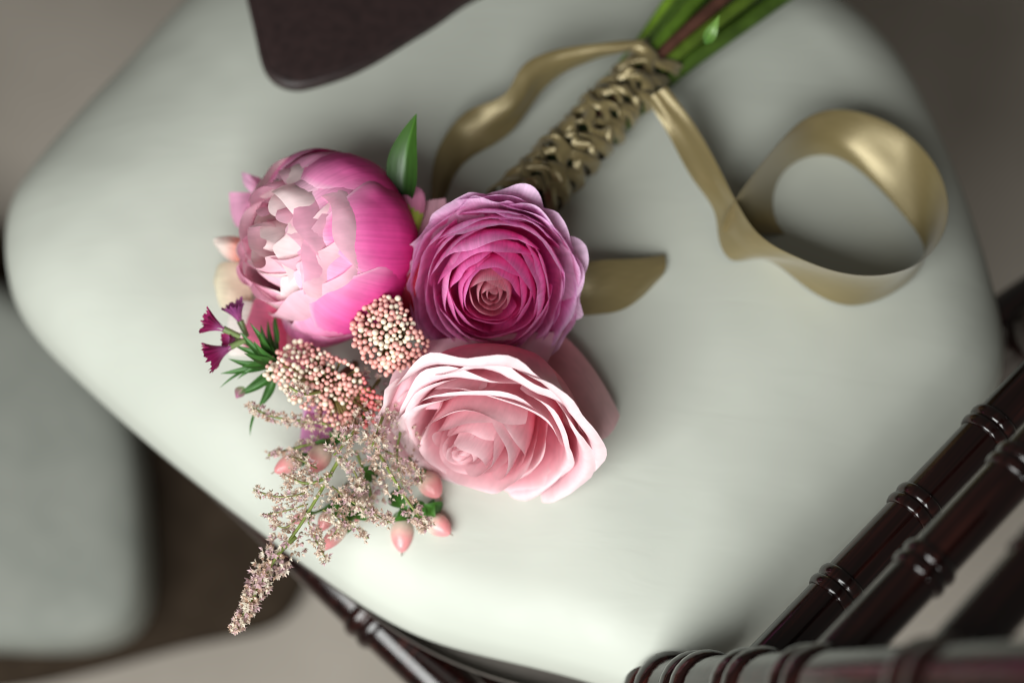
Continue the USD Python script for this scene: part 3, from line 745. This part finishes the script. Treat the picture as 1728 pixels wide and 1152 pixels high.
def floret(c, n, size, col):
    b = basis(n, np.array([.2, .7, .6])); vs, fs, cs = [], [], []
    for k in range(6):
        a = k * 1.047 + rng.random() * .5; tilt = rng.uniform(.35, 1.25)
        ca, sa = math.cos(a), math.sin(a)
        p = PET * size * rng.uniform(.7, 1.15)
        l, w_, h = p[:, 2], p[:, 0], p[:, 1]
        loc = np.stack([ca * l * math.sin(tilt) - sa * w_, sa * l * math.sin(tilt) + ca * w_, l * math.cos(tilt) + h], 1)
        vs.append(c + loc @ b); fs.append(PETF + 4 * k)
        cs.append(np.array(col) * np.array([.72, .9, 1.0, .9])[:, None] * rng.uniform(.85, 1.1))
    return np.vstack(vs), np.vstack(fs), np.vstack(cs)


def floret_bead(c, size, col):
    return c + ICV[:, :] * size * .33, ICF, np.broadcast_to(np.array(col), ICV.shape)


CREAM, MAUVE, BEIGE, TAN = (.95, .87, .74), (.84, .60, .64), (.90, .71, .60), (.70, .48, .36)


def plume(name, path, r0, r1, n, label=None, size=.0020, mix=(.4, .35, .25), sprigs=()):
    pts = spl([D(*q) for q in path], 40)
    v, f = tube(pts, np.linspace(.0009, .0004, 40), 7)
    pl = mesh(bq, name, v, f, 'stem_skin', col=(.20, .26, .06), label=label)
    parts, beads = [], []
    lines = [(pts, r0, r1, n)]
    for sp in sprigs:
        sq = spl([D(*q) for q in sp[0]], 24); lines.append((sq, sp[1], sp[1] * .5, sp[2]))
        vv, ff = tube(sq, .0004, 5); mesh(pl, 'sprig', vv, ff, 'stem_skin', col=(.24, .26, .08))
    for line, a, b, m in lines:
        t, x, y = frames(line)
        for _ in range(int(m * .85)):
            s = rng.random() ** .85; i = min(int(s * (len(line) - 1)), len(line) - 2)
            th = rng.random() * 2 * np.pi; rad = (a + (b - a) * s) * math.sqrt(rng.random()) * (.75 + .5 * meshkit.noise(np.array([s * 14, th * .6, 0]), 5))
            d = x[i] * math.cos(th) + y[i] * math.sin(th)
            c = line[i] + (line[i + 1] - line[i]) * rng.random() + d * rad
            pick = rng.choice(3, p=mix); col = (CREAM, MAUVE, BEIGE)[pick] if rng.random() < .88 else TAN
            parts.append(floret(c, nrm(d + t[i] * .5 + TW * .25), size * rng.uniform(.75, 1.2), col))
            if rng.random() < .4: beads.append(floret_bead(c + d * .0004, size * .9, CREAM if pick != 1 else (.66, .52, .44)))
    v, f, c = join(parts); mesh(pl, 'florets', v, f, 'floret', col=c, kind='stuff', smooth=False)
    v, f, c = join(beads); mesh(pl, 'floret_hearts', v, f, 'floret', col=c, kind='stuff')


M1, M2 = (.42, .33, .25), (.34, .46, .20)
plume('astilbe_plume', [(575, 770, .628), (540, 830, .622), (500, 895, .618), (462, 945, .616), (428, 1005, .615), (395, 1064, .614)], .0035, .0018, 60, 'long pale mauve astilbe plume hanging past the seat edge', mix=M1)
# dense lower half and the side sprigs of the long plume
plume('astilbe_plume', [(500, 905, .618), (470, 935, .616), (445, 975, .615), (418, 1025, .6145), (393, 1066, .614)], .0088, .0018, 400, 'dense tip of the long astilbe plume', mix=M2, size=.0022)
plume('astilbe_plume', [(560, 800, .624), (520, 815, .622), (480, 800, .624)], .007, .005, 130, 'fluffy beige astilbe sprigs left of the hypericum leaves', mix=(.36, .24, .4),
      sprigs=[([(520, 830, .622), (475, 838, .620), (428, 826, .622)], .0032, 70), ([(520, 850, .622), (480, 862, .620), (445, 868, .621)], .0040, 70), ([(505, 870, .62), (480, 890, .62), (462, 880, .621)], .003, 50), ([(560, 820, .624), (600, 850, .62), (632, 870, .621)], .0045, 80),
              ([(520, 880, .62), (535, 915, .619), (552, 945, .62)], .0038, 80), ([(570, 860, .622), (600, 890, .62), (622, 908, .62)], .0030, 50), ([(545, 860, .62), (575, 880, .618), (560, 905, .619)], .0045, 70), ([(535, 790, .626), (505, 775, .624), (490, 770, .625)], .004, 50)])
plume('astilbe_plume', [(620, 690, .634), (592, 735, .624), (563, 768, .618)], .0045, .0052, 130, 'small upright astilbe tip above the hypericum berries', mix=(.42, .4, .18), sprigs=[([(580, 770, .625), (600, 800, .622), (610, 830, .622)], .005, 90)])
plume('astilbe_plume', [(650, 690, .632), (640, 720, .622), (628, 752, .616)], .0055, .0055, 130, 'small upright astilbe tip beside the rose', mix=(.45, .35, .2))
plume('astilbe_plume', [(625, 735, .63), (660, 800, .624), (695, 855, .620), (722, 890, .619)], .0075, .0028, 270, 'beige astilbe plume falling in front of the rose', mix=(.34, .26, .4), sprigs=[([(650, 760, .63), (700, 790, .628), (712, 815, .628)], .004, 60), ([(570, 830, .626), (620, 860, .621), (660, 882, .620)], .0048, 130)])
plume('astilbe_plume', [(590, 725, .642), (530, 712, .638), (470, 705, .636), (418, 684, .634)], .0045, .0014, 190, 'thin tan astilbe sprig pointing left over the seat', mix=(.15, .15, .7))
plume('astilbe_plume', [(560, 740, .645), (500, 755, .642), (452, 768, .64)], .003, .0012, 70, 'short tan astilbe sprig below the thin one', mix=(.15, .15, .7))
plume('astilbe_plume', [(540, 660, .632), (510, 664, .622), (488, 652, .620)], .0042, .0036, 60, 'astilbe tip lying across the loose bud cluster', mix=(.4, .4, .2), size=.0017)
plume('astilbe_plume', [(640, 640, .650), (620, 660, .645), (600, 650, .645)], .010, .008, 70, 'shaded mauve astilbe deep between the bud clusters', mix=(.05, .65, .3))
plume('astilbe_plume', [(690, 690, .640), (670, 760, .638), (680, 820, .638)], .010, .010, 100, 'shaded mauve astilbe under the edge of the rose', mix=(.05, .55, .4))
plume('astilbe_plume', [(600, 760, .648), (620, 810, .645), (630, 850, .642)], .012, .008, 70, 'shaded mauve astilbe behind the hypericum berries', mix=(.05, .55, .4))


# ---- hypericum berries
def berry(a, b, wpx, dep_a, dep_b, lab=None):
    wpx *= .9; A_, B_ = D(*a, dep_a), D(*b, dep_b)
    d = nrm(B_ - A_); ln = np.linalg.norm(B_ - A_); w = wpx / 2 * dep_a / FPX
    s = np.linspace(0, 1, 17); prof = np.sin(np.pi * np.clip(s * .93 + .05, 0, 1)) ** .62 * (1 - .22 * s)
    prof[-1] = .03; prof[0] = .2
    n = 20; th = np.arange(n) * 2 * np.pi / n; bs = basis(d, np.array([.3, .3, .9]))
    v = A_ + d * (s * ln)[:, None, None] + (bs[0] * np.cos(th)[:, None] + bs[1] * np.sin(th)[:, None])[None] * (prof * w)[:, None, None]
    c = mixc([.76, .62, .50], [.80, .29, .30], smoothstep(.2, .8, np.repeat(s, n)))
    br = mesh(bq, 'hypericum_berry', v.reshape(-1, 3), grid_faces(17, n, True), 'berry_skin', col=c, label=lab)
    for k in range(5):
        a_ = k * 1.2566 + .4; out = bs[0] * math.cos(a_) + bs[1] * math.sin(a_)
        leaf(br, 'sepal', A_ - d * .0005, A_ + out * w * .95 + d * ln * .12, .0045, 'leaf_skin', (.03, .09, .015), (.07, .18, .03), nu=5, nv=9)
    v, f = tube(spl([A_, A_ - d * .006, A_ - d * .014 - TW * .004], 8), .0007, 6); mesh(br, 'stalk', v, f, 'stem_skin', col=(.06, .12, .02))
    v, f = tube([B_ - d * .0004, B_ + d * .0016], [.0003, .0002], 5); mesh(br, 'stigma', v, f, 'stem_skin', col=(.25, .12, .06))


berry((552, 752), (522, 797), 50, .642, .636, 'blushing hypericum berry nearest the astilbe tip')
berry((510, 770), (463, 796), 40, .648, .642)
berry((585, 885), (540, 928), 34, .640, .632)
berry((522, 868), (490, 880), 26, .645, .642)
berry((560, 860), (540, 895), 34, .648, .644)
berry((680, 870), (678, 932), 50, .655, .648, 'low hypericum berry resting on the seat')
berry((722, 872), (760, 900), 46, .650, .644)
berry((772, 898), (776, 938), 38, .656, .652)
berry((712, 800), (742, 838), 50, .648, .642)
berry((610, 830), (600, 880), 40, .655, .65)
GA, GB = (.02, .075, .012), (.06, .19, .02)
for a, b, w in (((600, 835), (580, 895), .007), ((590, 850), (625, 880), .007), ((580, 840), (560, 862), .008), ((720, 850), (735, 872), .009), ((700, 845), (718, 885), .008), ((690, 860), (665, 880), .007), ((560, 725), (600, 745), .008), ((575, 745), (555, 728), .007), ((640, 800), (600, 790), .008), ((660, 830), (690, 860), .008), ((745, 860), (715, 850), .008)):
    leaf(bq, 'leaf', D(*a, .650), D(*b, .643), w, 'leaf_skin', GA, GB, bend=.002)

# ---- sweet william: narrow bracts, fringed magenta florets
rt = (468, 612)
for a, b, w, dp in ((rt, (395, 583), 13, .640), (rt, (385, 605), 13, .636), (rt, (372, 630), 12, .640), (rt, (405, 560), 13, .634), (rt, (422, 545), 12, .634), (rt, (440, 548), 12, .64), (rt, (452, 540), 9, .65), (rt, (465, 528), 8, .655), (rt, (408, 618), 14, .63), (rt, (400, 640), 9, .64),
                    ((470, 620), (400, 668), 17, .646), ((470, 625), (412, 662), 12, .640), ((465, 630), (434, 690), 14, .65), (rt, (428, 575), 14, .63), (rt, (412, 596), 14, .628), ((460, 600), (438, 560), 12, .628), (rt, (380, 560), 8, .645), ((420, 622), (370, 655), 4, .640), ((432, 690), (422, 735), 4, .652), ((470, 580), (462, 535), 8, .65)):
    leaf(bq, 'bract', D(*a, .642), D(*b, dp), w * .64 / FPX * 1.15, 'leaf_skin', (.03, .10, .018), (.055, .17, .03), bend=rng.uniform(0, .003), fold=.5, shape=(.62, .9), nu=7, nv=17, side=rng.normal(0, .001))
for k, (px, py, a, b, c, r, dp) in enumerate(((384, 558, -.75, .35, .35, .0095, .634), (396, 582, -.9, -.45, .3, .0110, .636), (408, 548, -.3, .8, .3, .0085, .642), (402, 575, -.6, .1, .6, .0065, .64))):
    C = D(px, py, dp); B = basis(V(a, b, c))
    v, f = tube([C - B[2] * .006, C + B[2] * .002], [.0012, .0016], 8)
    fl = mesh(bq, 'sweet_william', v, f, 'stem_skin', col=(.16, .22, .08), label=('magenta fringed floret at the far left', 'magenta floret below the first one', 'purple floret by the white petals', None)[k])
    for j in range(5):
        prof = [(.10, 0), (.12, .5), (.42, .9), (.64, 1.25 + .1 * rng.normal())]
        p, f, uv, s, u = cup(j * 1.2566 + .2, .72, prof, edge=.1, nu=19, nv=9, amp=.06, freq=3, ph=j, notch=.14, base=.25)
        put_petal(fl, p, f, uv, mixc([.45, .10, .30], [.30, .006, .10] if k != 2 else [.30, .06, .22], smoothstep(.35, .7, s)), 'small_petal', C, B, r)
leaf(bq, 'bud', D(412, 652, .645), D(398, 672, .646), .005, 'small_petal', (.10, .20, .05), (.50, .16, .32), fold=.6)
